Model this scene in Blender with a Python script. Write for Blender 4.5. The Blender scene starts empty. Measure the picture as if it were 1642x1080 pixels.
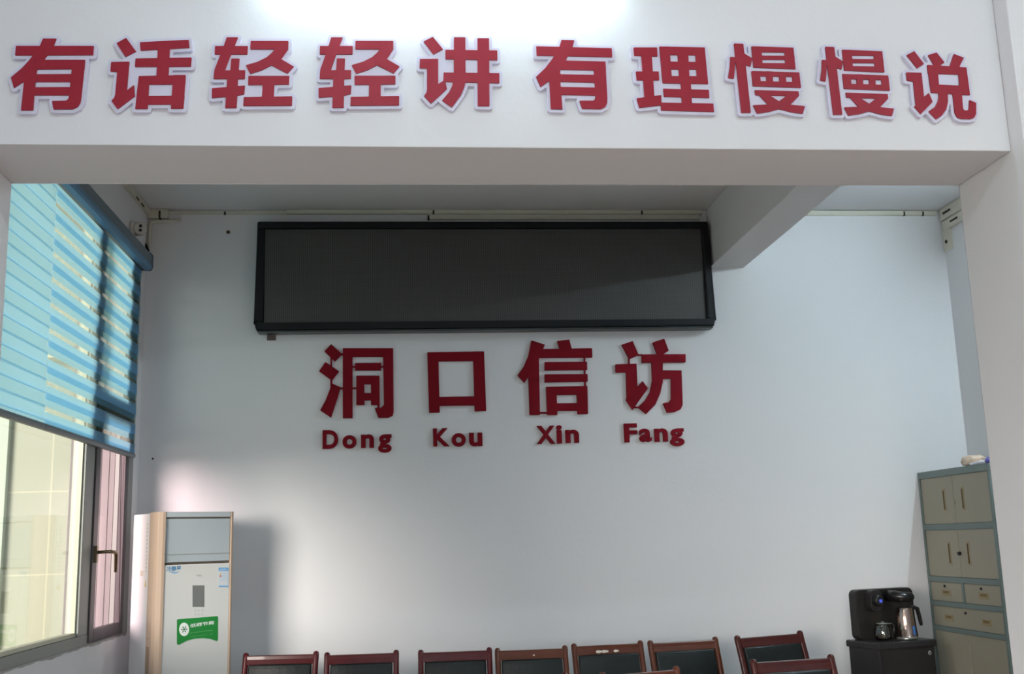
import bpy, bmesh, math
import numpy as np
from mathutils import Matrix, Vector
PI = math.pi
C = bpy.context.scene.collection
SC = bpy.context.scene
E0 = 1.54                       # eye height of the camera
# ------------------------------------------------------------------ camera
FPX, YAW, PIT, ROL = 1714.94, 0.0981873592, 0.190257471, -0.0290105427
IW, IH = 1642, 1080
fw = Vector((math.sin(YAW)*math.cos(PIT), math.cos(YAW)*math.cos(PIT), math.sin(PIT)))
rt = Vector((math.cos(YAW), -math.sin(YAW), 0)); up = rt.cross(fw)
rt, up = math.cos(ROL)*rt + math.sin(ROL)*up, -math.sin(ROL)*rt + math.cos(ROL)*up
cd = bpy.data.cameras.new('camera'); cam = bpy.data.objects.new('camera', cd); C.objects.link(cam)
cd.sensor_width = 36; cd.lens = FPX/IW*36; cd.clip_end = 300; cd.clip_start = .05
M4 = Matrix((rt, up, -fw)).transposed().to_4x4(); M4.translation = Vector((0, 0, E0)); cam.matrix_world = M4
SC.camera = cam
# ------------------------------------------------------------------ world, sun, exposure
w = bpy.data.worlds.new('sky'); SC.world = w; w.use_nodes = True
bg = w.node_tree.nodes['Background']; bg.inputs[0].default_value = (.72, .85, 1.0, 1); bg.inputs[1].default_value = .6
sun = bpy.data.lights.new('sun', 'SUN'); sun.energy = 7.2; sun.angle = math.radians(27); sun.color = (1, .90, .86)
so = bpy.data.objects.new('sun', sun); C.objects.link(so)
so.rotation_euler = Vector((.55, 1, -.21)).to_track_quat('-Z', 'Y').to_euler()
def area(name, loc, rot, sx, sy, energy, color):
    l = bpy.data.lights.new(name, 'AREA'); l.shape = 'RECTANGLE'; l.size = sx; l.size_y = sy; l.energy = energy; l.color = color
    o = bpy.data.objects.new(name, l); C.objects.link(o); o.location = loc; o.rotation_euler = rot; return o
area('hall_back_fill', (1.3, -4.9, 2.1), (PI/2, 0, 0), 5.7, 2.5, 45, (.66, .86, 1.0))  # fill lamp added at the unseen rear window to brighten the beam
area('pier_side_fill', (-1.66, -.6, 1.75), (0, -PI/2, 0), 1.7, 4.0, 33, (1.0, .91, .88))  # fill lamp added to light the left face of the right pier
TUBE_HALL, TUBE_ROOM, FILL_CEIL = 38.0, 225.0, 76.0
SC.view_settings.view_transform = 'Standard'; SC.view_settings.look = 'None'
SC.view_settings.exposure = 0.2; SC.view_settings.gamma = 1.0; SC.view_settings.use_curve_mapping = False
SC.cycles.use_denoising = True
SC.cycles.max_bounces = 12; SC.cycles.diffuse_bounces = 6; SC.cycles.transparent_max_bounces = 24
SC.cycles.sample_clamp_indirect = 8
# ------------------------------------------------------------------ helpers
def ray(px, py): return fw + rt*((px-IW/2)/FPX) + up*((IH/2-py)/FPX)
def at(px, py, X=None, Y=None, Z=None):                 # where a sight line meets a wall, a front or a level
    d = ray(px, py)
    t = X/d.x if X is not None else (Y/d.y if Y is not None else (Z-E0)/d.z)
    p = d*t; p.z += E0; return p
def on(px, py, obj, y=0.0):                              # same, on the plane y = const of a turned thing, in its own frame
    o = obj.matrix_basis if obj.parent is None else obj.parent.matrix_basis
    n = (o.to_3x3() @ Vector((0, 1, 0))).normalized(); P = o @ Vector((0, y, 0))
    d = ray(px, py); c = Vector((0, 0, E0)); t = n.dot(P-c)/n.dot(d)
    return o.inverted() @ (c + d*t)
MATS = {}
def mat(name, col, rough=.6, metal=0, bump=0, bscale=60, var=0, vscale=6, emit=None, es=0, spec=.5, coat=0):
    if name in MATS: return MATS[name]
    m = bpy.data.materials.new(name); m.use_nodes = True; nt = m.node_tree; b = nt.nodes['Principled BSDF']
    b.inputs['Base Color'].default_value = (*col, 1); b.inputs['Roughness'].default_value = rough
    b.inputs['Metallic'].default_value = metal; b.inputs['Specular IOR Level'].default_value = spec
    b.inputs['Coat Weight'].default_value = coat
    tc = nt.nodes.new('ShaderNodeTexCoord')
    if var:
        n = nt.nodes.new('ShaderNodeTexNoise'); n.inputs['Scale'].default_value = vscale; n.inputs['Detail'].default_value = 5
        r = nt.nodes.new('ShaderNodeMix'); r.data_type = 'RGBA'
        r.inputs[6].default_value = (*[max(0, c*(1-var)) for c in col], 1); r.inputs[7].default_value = (*[min(1, c*(1+var)) for c in col], 1)
        nt.links.new(tc.outputs['Object'], n.inputs['Vector']); nt.links.new(n.outputs['Fac'], r.inputs[0]); nt.links.new(r.outputs[2], b.inputs['Base Color'])
    if bump:
        n = nt.nodes.new('ShaderNodeTexNoise'); n.inputs['Scale'].default_value = bscale; n.inputs['Detail'].default_value = 6
        k = nt.nodes.new('ShaderNodeBump'); k.inputs['Strength'].default_value = bump; k.inputs['Distance'].default_value = .01
        nt.links.new(tc.outputs['Object'], n.inputs['Vector']); nt.links.new(n.outputs['Fac'], k.inputs['Height']); nt.links.new(k.outputs[0], b.inputs['Normal'])
    if emit: b.inputs['Emission Color'].default_value = (*emit, 1); b.inputs['Emission Strength'].default_value = es
    MATS[name] = m; return m
class MB:
    def __init__(s): s.v = []; s.f = []; s.sm = []
    def add(s, vs, fs, smooth=False):
        n = len(s.v); s.v += [tuple(v) for v in vs]; s.f += [tuple(i+n for i in f) for f in fs]; s.sm += [smooth]*len(fs); return s
    def box(s, a, b):
        x0, y0, z0 = [min(p, q) for p, q in zip(a, b)]; x1, y1, z1 = [max(p, q) for p, q in zip(a, b)]
        return s.add([(x0,y0,z0),(x1,y0,z0),(x1,y1,z0),(x0,y1,z0),(x0,y0,z1),(x1,y0,z1),(x1,y1,z1),(x0,y1,z1)],
                     [(0,3,2,1),(4,5,6,7),(0,1,5,4),(1,2,6,5),(2,3,7,6),(3,0,4,7)])
    def prism(s, poly, y0, y1, axis='y', smooth=False):   # polygon (a, b) extruded along an axis
        n = len(poly); A = sum(poly[i][0]*poly[(i+1)%n][1]-poly[(i+1)%n][0]*poly[i][1] for i in range(n))
        if A < 0: poly = poly[::-1]
        if y0 > y1: y0, y1 = y1, y0
        f = {'y': lambda a, b, t: (a, t, b), 'x': lambda a, b, t: (t, a, b), 'z': lambda a, b, t: (a, b, t)}[axis]
        vs = [f(a, b, y0) for a, b in poly] + [f(a, b, y1) for a, b in poly]
        fr, bk = tuple(range(n)), tuple(range(2*n-1, n-1, -1)); sd = [(i, i+n, (i+1)%n+n, (i+1)%n) for i in range(n)]
        if axis != 'y': fr, bk = fr[::-1], bk[::-1]; sd = [q[::-1] for q in sd]
        s.add(vs, [fr, bk]); n0 = len(s.v)-2*n
        s.f += [tuple(i+n0 for i in q) for q in sd]; s.sm += [smooth]*n; return s
    def tube(s, pts, r, seg=12, cap=True, sx=1.0):
        pts = [Vector(p) for p in pts]; rs = r if isinstance(r, (list, tuple)) else [r]*len(pts); rings = []
        for i, p in enumerate(pts):
            d = (pts[min(i+1, len(pts)-1)]-pts[max(i-1, 0)]).normalized()
            if i == 0: a = Vector((1, 0, 0)) if abs(d.x) < .8 else Vector((0, 1, 0))
            else: a = u
            u = (a - d*a.dot(d)).normalized(); v = d.cross(u)
            rings.append([p + (u*math.cos(t)*sx + v*math.sin(t))*rs[i] for t in [2*PI*k/seg for k in range(seg)]])
        vs = [q for r_ in rings for q in r_]; fs = []
        for i in range(len(pts)-1):
            for k in range(seg): fs.append((i*seg+k, i*seg+(k+1)%seg, (i+1)*seg+(k+1)%seg, (i+1)*seg+k))
        s.add(vs, fs, True)
        if cap:
            n = len(s.v)-len(vs); s.f += [tuple(n+k for k in range(seg))[::-1], tuple(n+(len(pts)-1)*seg+k for k in range(seg))]; s.sm += [False]*2
        return s
    def lathe(s, prof, seg=32, o=(0, 0, 0), axis='z'):
        vs = []; fs = []
        for r, h in prof:
            for k in range(seg):
                a = 2*PI*k/seg; p = (r*math.cos(a), r*math.sin(a), h)
                if axis == 'y': p = (p[0], -h, p[1])
                elif axis == 'x': p = (h, p[0], p[1])
                vs.append((p[0]+o[0], p[1]+o[1], p[2]+o[2]))
        for i in range(len(prof)-1):
            for k in range(seg): fs.append((i*seg+k, i*seg+(k+1)%seg, (i+1)*seg+(k+1)%seg, (i+1)*seg+k))
        return s.add(vs, fs, True)
    def build(s, name, m, parent=None, bevel=0, loc=None, smooth=None, seg=2):
        me = bpy.data.meshes.new(name); me.from_pydata(s.v, [], s.f); me.update()
        for p, k in zip(me.polygons, s.sm): p.use_smooth = k if smooth is None else smooth
        o = bpy.data.objects.new(name, me); C.objects.link(o); me.materials.append(m)
        bm = bmesh.new(); bm.from_mesh(me); bmesh.ops.remove_doubles(bm, verts=bm.verts, dist=1e-6)
        bmesh.ops.recalc_face_normals(bm, faces=bm.faces); bm.to_mesh(me); bm.free()
        if parent: o.parent = parent
        if loc: o.location = loc
        if bevel:
            b = o.modifiers.new('bevel', 'BEVEL'); b.width = bevel; b.segments = seg; b.limit_method = 'ANGLE'; b.angle_limit = .6
        return o
def empty(name, loc, rz=0):
    o = bpy.data.objects.new(name, None); C.objects.link(o); o.empty_display_size = .1
    o.matrix_basis = Matrix.Translation(Vector(loc)) @ Matrix.Rotation(rz, 4, 'Z'); return o
def tag(o, label, cat, group=None, kind=None):
    o['label'] = label; o['category'] = cat
    if group: o['group'] = group
    if kind: o['kind'] = kind
    return o
def struct(o): o['kind'] = 'structure'; return o
def bx(name, a, b, m, parent=None, bevel=0): return MB().box(a, b).build(name, m, parent, bevel)
def centred(o):                                          # move the origin of a one-mesh thing to its middle
    vs = [v.co for v in o.data.vertices]; lo = Vector([min(v[i] for v in vs) for i in range(3)]); hi = Vector([max(v[i] for v in vs) for i in range(3)])
    c = (lo+hi)/2; o.data.transform(Matrix.Translation(-c)); o.location = o.location + c; return o
def rrect(x0, z0, x1, z1, r, n=5):
    P = []
    for cx, cz, a0 in ((x1-r, z0+r, -90), (x1-r, z1-r, 0), (x0+r, z1-r, 90), (x0+r, z0+r, 180)):
        for k in range(n+1):
            a = math.radians(a0+90*k/n); P.append((cx+r*math.cos(a), cz+r*math.sin(a)))
    return P
# ------------------------------------------------------------------ materials
plaster = mat('white_plaster', (.75, .74, .75), .85, bump=.12, bscale=30, var=.015, vscale=1.5)
ceilm = mat('ceiling_paint', (.72, .72, .73), .9, bump=.08, bscale=20)
duct_m = mat('cream_duct_plastic', (.62, .60, .50), .55, var=.06, vscale=9)
dirt = mat('dark_gap_dirt', (.035, .03, .022), .9)
winm = mat('grey_window_metal', (.27, .28, .26), .45, metal=.2)
sashm = mat('dark_brown_sash_metal', (.06, .048, .052), .4, metal=.2)
red = mat('red_acrylic', (.30, .014, .030), .5, spec=.25)
redb = mat('dark_red_acrylic', (.185, .002, .009), .6, spec=.12)
lav = mat('white_foam_backing', (.66, .64, .76), .55)
blackm = mat('black_metal', (.006, .007, .009), .55, spec=.25)
def glass_mat(name, tint, refl=.12):
    m = bpy.data.materials.new(name); m.use_nodes = True; nt = m.node_tree; nt.nodes.clear()
    o = nt.nodes.new('ShaderNodeOutputMaterial'); t = nt.nodes.new('ShaderNodeBsdfTransparent'); t.inputs[0].default_value = (*tint, 1)
    g = nt.nodes.new('ShaderNodeBsdfGlossy'); g.inputs['Roughness'].default_value = .02
    l = nt.nodes.new('ShaderNodeLayerWeight'); l.inputs[0].default_value = .35
    k = nt.nodes.new('ShaderNodeMath'); k.operation = 'MULTIPLY'; k.inputs[1].default_value = refl*4
    mx = nt.nodes.new('ShaderNodeMixShader')
    nt.links.new(l.outputs['Fresnel'], k.inputs[0]); nt.links.new(k.outputs[0], mx.inputs[0])
    nt.links.new(t.outputs[0], mx.inputs[1]); nt.links.new(g.outputs[0], mx.inputs[2]); nt.links.new(mx.outputs[0], o.inputs[0]); return m
glass = glass_mat('window_glass', (.93, .95, .93), .08); clearglass = glass_mat('kettle_glass', (.80, .80, .76), .5)
# ------------------------------------------------------------------ the setting
D1, D2, DP = 3.386, 3.76, 3.306
ZB = 1.302+E0; ZC = 2.236+E0; XL, XR, XW, XRW, YB = -1.392, 2.115, -1.712, 3.789, 7.0
XB0, XB1, ZBB = 2.072, 2.316, 1.825+E0
HX0, HX1, HY = -1.712, 4.6, -5.0
def tile_floor():
    m = bpy.data.materials.new('beige_floor_tiles'); m.use_nodes = True; nt = m.node_tree; b = nt.nodes['Principled BSDF']
    tc = nt.nodes.new('ShaderNodeTexCoord'); br = nt.nodes.new('ShaderNodeTexBrick'); br.offset = 0
    br.inputs['Color1'].default_value = (.42, .32, .26, 1); br.inputs['Color2'].default_value = (.39, .30, .25, 1); br.inputs['Mortar'].default_value = (.25, .22, .2, 1)
    br.inputs['Scale'].default_value = 1; br.inputs['Brick Width'].default_value = .8; br.inputs['Row Height'].default_value = .8; br.inputs['Mortar Size'].default_value = .003
    nt.links.new(tc.outputs['Object'], br.inputs['Vector']); nt.links.new(br.outputs[0], b.inputs['Base Color']); b.inputs['Roughness'].default_value = .25; return m
struct(bx('floor', (HX0-.25, HY, -.1), (HX1+.2, YB+.25, 0), tile_floor()))
struct(bx('ceiling', (HX0-.25, HY, ZC), (HX1+.2, YB+.25, ZC+.15), ceilm))
struct(bx('wall_back', (XW-.25, YB, 0), (XRW+.25, YB+.25, ZC), plaster))
struct(bx('wall_right', (XRW, D2, 0), (XRW+.25, YB, ZC), plaster))
WY0, WY1, WZ0, WZ1 = 3.95, 6.80, -.465+E0, 1.93+E0            # window opening in the left wall
struct(MB().box((XW-.25, D2, 0), (XW, YB, WZ0)).box((XW-.25, D2, WZ1), (XW, YB, ZC)).box((XW-.25, D2, WZ0), (XW, WY0, WZ1)).box((XW-.25, WY1+.07, WZ0), (XW, YB, WZ1)).build('wall_left', plaster))
struct(MB().box((HX0-.25, D1, ZB), (XR, D2, ZC)).box((HX0-.25, D1, 0), (XL, D2, ZB)).box((XR, DP, 0), (HX1+.2, D2, ZC)).build('wall_front', plaster, bevel=.004))
struct(bx('trim_1', (XB0, D2, ZBB), (XB1, YB, ZC), plaster, bevel=.004))
struct(MB().box((HX0-.25, HY, 0), (HX0, D1, .9)).box((HX0-.25, HY, 2.6), (HX0, D1, ZC)).box((HX0-.25, HY, .9), (HX0, -2.6, 2.6)).box((HX0-.25, 1.4, .9), (HX0, D1, 2.6)).build('wall_hall_left', plaster))
struct(bx('wall_hall_right', (HX1, HY, 0), (HX1+.2, DP, ZC), plaster))
struct(MB().box((HX0-.25, HY-.2, 0), (HX1+.2, HY, .8)).box((HX0-.25, HY-.2, 3.4), (HX1+.2, HY, ZC)).box((HX0-.25, HY-.2, .8), (-1.60, HY, 3.4)).box((4.2, HY-.2, .8), (HX1+.2, HY, 3.4)).build('wall_hall_back', plaster))
win2 = struct(empty('window_2', (1.3, HY-.1, .8)))
fb = MB().box((-2.9, -.04, 0), (2.9, .04, .06)).box((-2.9, -.04, 2.54), (2.9, .04, 2.6))
for i in range(5): fb.box((-2.9+i*1.435, -.038, .06), (-2.84+i*1.435, .038, 2.54))
fb.build('window_frame', winm, win2); bx('pane', (-2.84, -.005, .06), (2.84, .005, 2.54), glass, win2)
win3 = struct(empty('added_window_3', (HX0-.1, -.6, .9)))  # unseen side window, added so that light reaches the right pier
fb = MB().box((-.04, -2, 0), (.04, 2, .06)).box((-.04, -2, 1.64), (.04, 2, 1.7))
for i in range(4): fb.box((-.04, -2+i*1.3133, 0), (.04, -1.94+i*1.3133, 1.7))
fb.build('window_frame', winm, win3); bx('pane', (-.005, -1.94, .06), (.005, 1.94, 1.64), glass, win3)
# the window of the inner room: fixed light, mullion, opening sash
win = struct(empty('window_1', (XW, WY0, WZ0)))
def wb(mb, y0, y1, z0, z1, x0=-.07, x1=0.0): return mb.box((x0, y0-WY0, z0+E0-WZ0), (x1, y1-WY0, z1+E0-WZ0))
Z0, Z1 = -.465, 1.93
m_ = MB(); A_, B_ = Z0+.055, Z1-.05; wb(m_, WY0, WY1+.07, Z0, A_); wb(m_, WY0, WY1+.07, B_, Z1); wb(m_, WY0, WY0+.05, A_, B_); wb(m_, 6.72, WY1+.07, A_, B_); wb(m_, 6.585, 6.72, .90, B_)  # last member, beside the upper pane, added to block sun from the back wall
wb(m_, 5.89, 6.05, A_, B_); wb(m_, 6.05, 6.72, .84, .90)
m_.build('window_frame', winm, win, .003)
m_ = MB(); wb(m_, 5.876, 5.8895, Z0+.055, Z1-.05, -.055, -.015); wb(m_, WY0+.05, 5.876, Z0+.055, Z0+.075, -.055, -.015)
m_.build('glazing_bead', mat('pale_glazing_bead', (.55, .53, .40), .4), win)
m_ = MB(); wb(m_, WY0+.05, 5.885, Z0+.06, Z1-.05, -.04, -.034); m_.build('pane', glass, win)
m_ = MB(); wb(m_, 6.07, 6.70, .91, Z1-.05, -.04, -.034); m_.build('pane', glass, win)
sash = MB(); wb(sash, 6.055, 6.14, Z0+.01, .835, -.03, .008); wb(sash, 6.665, 6.735, Z0+.01, .835, -.03, .008); wb(sash, 6.14, 6.665, Z0+.01, Z0+.075, -.03, .008); wb(sash, 6.14, 6.665, .77, .835, -.03, .008)
sash = sash.build('sash', sashm, win, .004)
m_ = MB(); wb(m_, 6.14, 6.665, Z0+.07, .775, -.008, -.002); m_.build('pane', glass_mat('sash_glass', (.90, .84, .86), .04), sash)
hz = at(158, 888, X=XW+.05); hy = 6.10-WY0; hh = hz.z-WZ0
h_ = MB().box((.008, hy-.015, hh-.045), (.022, hy+.015, hh+.045)).tube([(.02, hy, hh+.01), (.07, hy, hh+.012), (.085, hy+.02, hh+.012), (.088, hy+.10, hh+.008), (.088, hy+.118, hh-.005), (.088, hy+.122, hh-.10)], [.009, .009, .010, .010, .010, .008])
h_.build('window_handle', mat('bronze_handle_metal', (.23, .17, .10), .3, metal=.8), sash)
# plaster left ragged under the frame
lo_ = [(3.97+i*.013-WY0, -.010-.003*math.sin(i*.23)-.003*math.sin(i*.11+1)-.0015*math.sin(i*.61)) for i in range(222)]
m_ = MB().prism([(3.97-WY0, .001)]+lo_+[(lo_[-1][0], .001)], -.002, .003, 'x')
m_.build('sealant', mat('grey_sealant', (.38, .36, .34), .8), win)
# tiled outer reveal of the window
pk = mat('pink_reveal_tiles', (.25, .222, .222), .5, var=.08, vscale=12)
q = MB().box((XW-.25, 6.855, WZ0), (XW-.075, WY1+.07, WZ1))
for k, wd_ in ((0, .02), (.045, .012), (.075, .03), (.125, .014)): q.box((XW-.245+k, 6.849, WZ0), (XW-.245+k+wd_, 6.855, WZ1))
struct(q.build('trim_2', pk))
# outside: sunlit facade and ground
def facade_mat(name, c1, c2, mort, bw, rh):
    m = bpy.data.materials.new(name); m.use_nodes = True; nt = m.node_tree; b = nt.nodes['Principled BSDF']
    tc = nt.nodes.new('ShaderNodeTexCoord'); mp = nt.nodes.new('ShaderNodeMapping'); mp.inputs['Rotation'].default_value = (PI/2, 0, 0)
    br = nt.nodes.new('ShaderNodeTexBrick'); br.offset = 0
    br.inputs['Color1'].default_value = c1; br.inputs['Color2'].default_value = c2; br.inputs['Mortar'].default_value = mort
    br.inputs['Scale'].default_value = 1; br.inputs['Brick Width'].default_value = bw; br.inputs['Row Height'].default_value = rh; br.inputs['Mortar Size'].default_value = .012
    nt.links.new(tc.outputs['Object'], mp.inputs[0]); nt.links.new(mp.outputs[0], br.inputs['Vector']); nt.links.new(br.outputs[0], b.inputs['Base Color']); b.inputs['Roughness'].default_value = .6; return m
bd = tag(empty('building', (-8, 17.5, 0)), 'pale yellow tiled building in sunlight seen through the window', 'building')
bx('wall', (-14, 0, 0), (2.75, 6, 14), facade_mat('yellow_facade_tiles', (.35, .365, .28, 1), (.335, .35, .27, 1), (.47, .46, .34, 1), 2.4, 1.27), bd)
bx('pilaster', (2.75, -.25, 0), (4.9, 6, 14), facade_mat('pink_facade_tiles', (.19, .15, .16, 1), (.175, .14, .15, 1), (.23, .20, .20, 1), .34, 3.0), bd)
bx('pilaster', (1.55, -.12, 0), (1.75, 0, 14), mat('grey_green_facade', (.46, .52, .44), .7), bd)
bx('ledge', (-14, -.4, 4.6), (2.6, 0, 4.85), mat('cream_facade', (.75, .70, .5), .7), bd)
struct(bx('ground', (-60, -40, -.35), (-1.97, 60, -.12), mat('pale_yellow_paving', (.85, .76, .45), .8, var=.05)))
# ------------------------------------------------------------------ zebra blinds
def zebra_mat(name, phase, duty=.535):
    m = bpy.data.materials.new(name); m.use_nodes = True; nt = m.node_tree; nt.nodes.clear(); N = nt.nodes.new; L = nt.links.new
    out = N('ShaderNodeOutputMaterial'); tc = N('ShaderNodeTexCoord'); sp = N('ShaderNodeSeparateXYZ'); L(tc.outputs['Object'], sp.inputs[0])
    def math_(op, a, b=None):
        n = N('ShaderNodeMath'); n.operation = op
        for i, v in enumerate((a, b)):
            if v is None: continue
            if isinstance(v, (int, float)): n.inputs[i].default_value = v
            else: L(v, n.inputs[i])
        return n.outputs[0]
    t = math_('FRACT', math_('DIVIDE', math_('SUBTRACT', 10.0, sp.outputs[2]), .1248)); t = math_('FRACT', math_('ADD', t, phase))
    band = math_('LESS_THAN', t, duty)
    wv = math_('MULTIPLY', math_('SINE', math_('MULTIPLY', sp.outputs[2], 2*PI/.0045)), math_('SINE', math_('MULTIPLY', sp.outputs[1], 2*PI/.006)))
    weave = math_('ADD', math_('MULTIPLY', wv, .13), .10)
    colr = N('ShaderNodeRGB'); colr.outputs[0].default_value = (.42, .64, .88, 1)
    df = N('ShaderNodeBsdfDiffuse'); tl = N('ShaderNodeBsdfTranslucent'); tl.inputs[0].default_value = (.68, .91, 1.0, 1); L(colr.outputs[0], df.inputs[0])
    m1 = N('ShaderNodeMixShader'); m1.inputs[0].default_value = .78; L(df.outputs[0], m1.inputs[1]); L(tl.outputs[0], m1.inputs[2])
    tr = N('ShaderNodeBsdfTransparent'); m2 = N('ShaderNodeMixShader'); L(math_('MAXIMUM', weave, 0.0), m2.inputs[0]); L(m1.outputs[0], m2.inputs[1]); L(tr.outputs[0], m2.inputs[2])
    sh = N('ShaderNodeBsdfTransparent'); sh.inputs[0].default_value = (.90, .92, .90, 1)
    sd = N('ShaderNodeBsdfTranslucent'); sd.inputs[0].default_value = (.8, .85, .8, 1)
    m3 = N('ShaderNodeMixShader'); m3.inputs[0].default_value = .12; L(sh.outputs[0], m3.inputs[1]); L(sd.outputs[0], m3.inputs[2])
    m4 = N('ShaderNodeMixShader'); L(band, m4.inputs[0]); L(m3.outputs[0], m4.inputs[1]); L(m2.outputs[0], m4.inputs[2]); L(m4.outputs[0], out.inputs[0]); return m
def blind(y0, y1, label, ph_front, ph_back, zbot, duty):
    zt = 1.775
    r = tag(empty('zebra_blind', (-1.7025, (y0+y1)/2, E0)), label, 'window blind', 'zebra blinds over the left window'); h = (y1-y0)/2
    MB().box((.012, -h, zbot), (.0126, h, zt)).build('front_fabric', zebra_mat('blind_front', ph_front, duty), r)
    MB().box((.004, -h, zbot), (.0046, h, zt)).build('back_fabric', zebra_mat('blind_back', ph_back, duty), r)
    p = [(-.006, zbot-.026), (.016, zbot-.026), (.021, zbot-.012), (.016, zbot+.003), (-.006, zbot+.003)]
    q = MB(); n = len(p); q.add([(a, -h, b) for a, b in p]+[(a, h, b) for a, b in p], [tuple(range(n)), tuple(range(2*n-1, n-1, -1))]+[(i, i+n, (i+1)%n+n, (i+1)%n) for i in range(n)])
    q.build('bottom_rail', mat('grey_blind_rail', (.16, .18, .19), .45), r, .002)
    return r
# period .1215; a dark double band starts at relative height 1.588
f0 = ((10.0-1.631)/.1248) % 1.0
blind(4.03, 5.134, 'pale blue striped blind nearest the camera, its bands nearly closed', (1-f0+.5) % 1, (1-f0) % 1, .606, .575)
rb = blind(5.138, 6.80, 'blue striped blind beside the corner, its bands open to the light', (1-f0+.25) % 1, (1-f0) % 1, .606, .535)
cs = tag(empty('blind_cassette', (XW, 5.42, 1.838+E0)), 'slate blue blind headrail running above both striped blinds', 'blind headrail')
h = 1.40
def xprof(p, y0, y1):
    q = MB(); n = len(p); q.add([(a, y0, b) for a, b in p]+[(a, y1, b) for a, b in p], [tuple(range(n)), tuple(range(2*n-1, n-1, -1))]+[(i, i+n, (i+1)%n+n, (i+1)%n) for i in range(n)]); return q
xprof([(0, -.05), (.030, -.05), (.035, -.02), (.078, -.02), (.079, .035), (.066, .055), (0, .055)], -h, h).build('housing', mat('slate_blue_metal', (.14, .19, .22), .45), cs, .003)
xprof([(.036, -.060), (.070, -.058), (.080, -.045), (.079, -.0205), (.036, -.0205)], -h, h).build('front_lip', mat('bright_blue_trim', (.10, .24, .40), .4), cs, .002)
xprof([(0, -.058), (.066, -.064), (.080, -.058), (.087, -.04), (.087, .04), (.070, .06), (0, .06)], h, h+.012).build('end_cap', mat('slate_blue_plastic', (.13, .19, .24), .4), cs, .003)
bx('pull_cord', (-.006, 6.84-5.969, .60), (-.002, 6.846-5.969, 1.7), mat('white_cord', (.7, .7, .66), .6), rb)
# ------------------------------------------------------------------ lettering
def pts(s): 
    a = [float(t) for t in s.replace(',', ' ').split()]; return list(zip(a[::2], a[1::2]))
G = {}
G['you'] = ['132,172 772,172 765,247 124,250', '355,112 465,112 440,172 398,235 362,288 300,370 200,462 115,518 90,432 180,355 240,290 268,255 328,172',
 '220,420 262,300 315,290 290,470 272,702 173,702 198,462', '362,287 700,287 694,362 270,365 310,300', '592,340 696,330 700,288 668,600 660,640 640,672 600,692 440,693 428,625 545,622 562,608 570,580',
 '280,405 620,403 600,468 270,468', '270,512 600,510 590,578 260,578']
G['hua'] = ['1038,106 1120,218 1032,262 958,150', '915,305 1064,302 1044,538 1102,494 1110,585 968,692 916,625 940,598 948,570 965,385 908,382',
 '1152,142 1552,122 1558,187 1157,210', '1300,170 1398,170 1384,440 1286,440', '1116,276 1577,268 1570,342 1110,344', '1142,420 1230,420 1215,690 1113,690',
 '1426,412 1528,412 1508,688 1405,688', '1142,420 1528,412 1524,488 1135,490', '1128,585 1518,582 1512,652 1120,655']
G['qing'] = ['210,96 298,96 240,238 196,352 194,418 108,418 116,345 160,233 188,160', '120,163 374,163 370,228 116,228', '114,352 354,350 350,418 108,418',
 '246,260 310,260 303,352 298,418 286,642 198,642 214,418 238,352', '97,490 352,468 345,535 292,548 95,565', '396,124 688,124 684,188 392,188',
 '588,182 688,124 686,188 630,265 560,310 480,350 392,378 358,312 450,285 520,250 560,215', '540,290 600,240 632,264 730,322 680,376 556,312',
 '378,394 695,394 692,460 376,464', '490,440 580,440 574,570 482,570', '343,558 718,552 714,624 338,626']
G['jiang'] = ['165,92 243,188 170,228 92,128', '64,262 206,262 206,458 258,424 274,495 150,608 96,550 114,525 120,500 120,336 62,333', '262,192 664,198 664,272 262,264', '248,368 680,374 680,450 246,440',
 '328,96 416,96 418,440 405,490 380,545 312,638 235,585 290,520 315,470 326,420', '510,103 600,103 603,628 512,626']
G['li'] = ['84,138 284,138 288,214 90,208', '150,190 238,190 262,580 178,580', '104,342 298,342 302,416 112,416', '110,570 320,542 322,628 134,650', '303,130 390,131 412,442 332,440',
 '455,134 545,136 562,446 475,443', '606,136 688,138 718,448 624,446', '303,130 688,138 694,204 310,200', '318,258 700,262 706,324 325,324', '328,380 712,382 718,448 332,440',
 '484,430 570,430 580,620 496,620', '337,488 724,498 728,566 342,556', '316,606 762,614 768,684 318,672']
G['man'] = ['937,104 1016,106 1026,190 1080,692 1000,692 950,240 946,200', '906,218 950,220 952,240 936,404 888,396 902,300', '1010,185 1026,190 1092,230 1078,300 1034,286 1015,270',
 '1085,128 1168,130 1182,310 1103,308', '1364,138 1442,140 1460,322 1378,318', '1085,128 1442,140 1446,180 1090,177', '1092,207 1450,209 1453,242 1096,242', '1100,270 1456,272 1460,322 1103,308',
 '1085,338 1492,350 1496,388 1088,381', '1094,423 1500,432 1506,480 1098,466', '1086,340 1157,340 1167,468 1098,466', '1210,340 1266,342 1270,472 1214,470', '1320,345 1377,347 1381,476 1325,474', '1430,348 1492,350 1506,480 1436,478',
 '1112,500 1485,510 1490,550 1385,549 1120,543', '1150,541 1242,546 1320,595 1425,625 1540,636 1522,700 1430,688 1320,660 1215,612', '1385,547 1490,550 1420,620 1320,660 1230,685 1134,698 1098,628 1222,622 1318,595']
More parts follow.
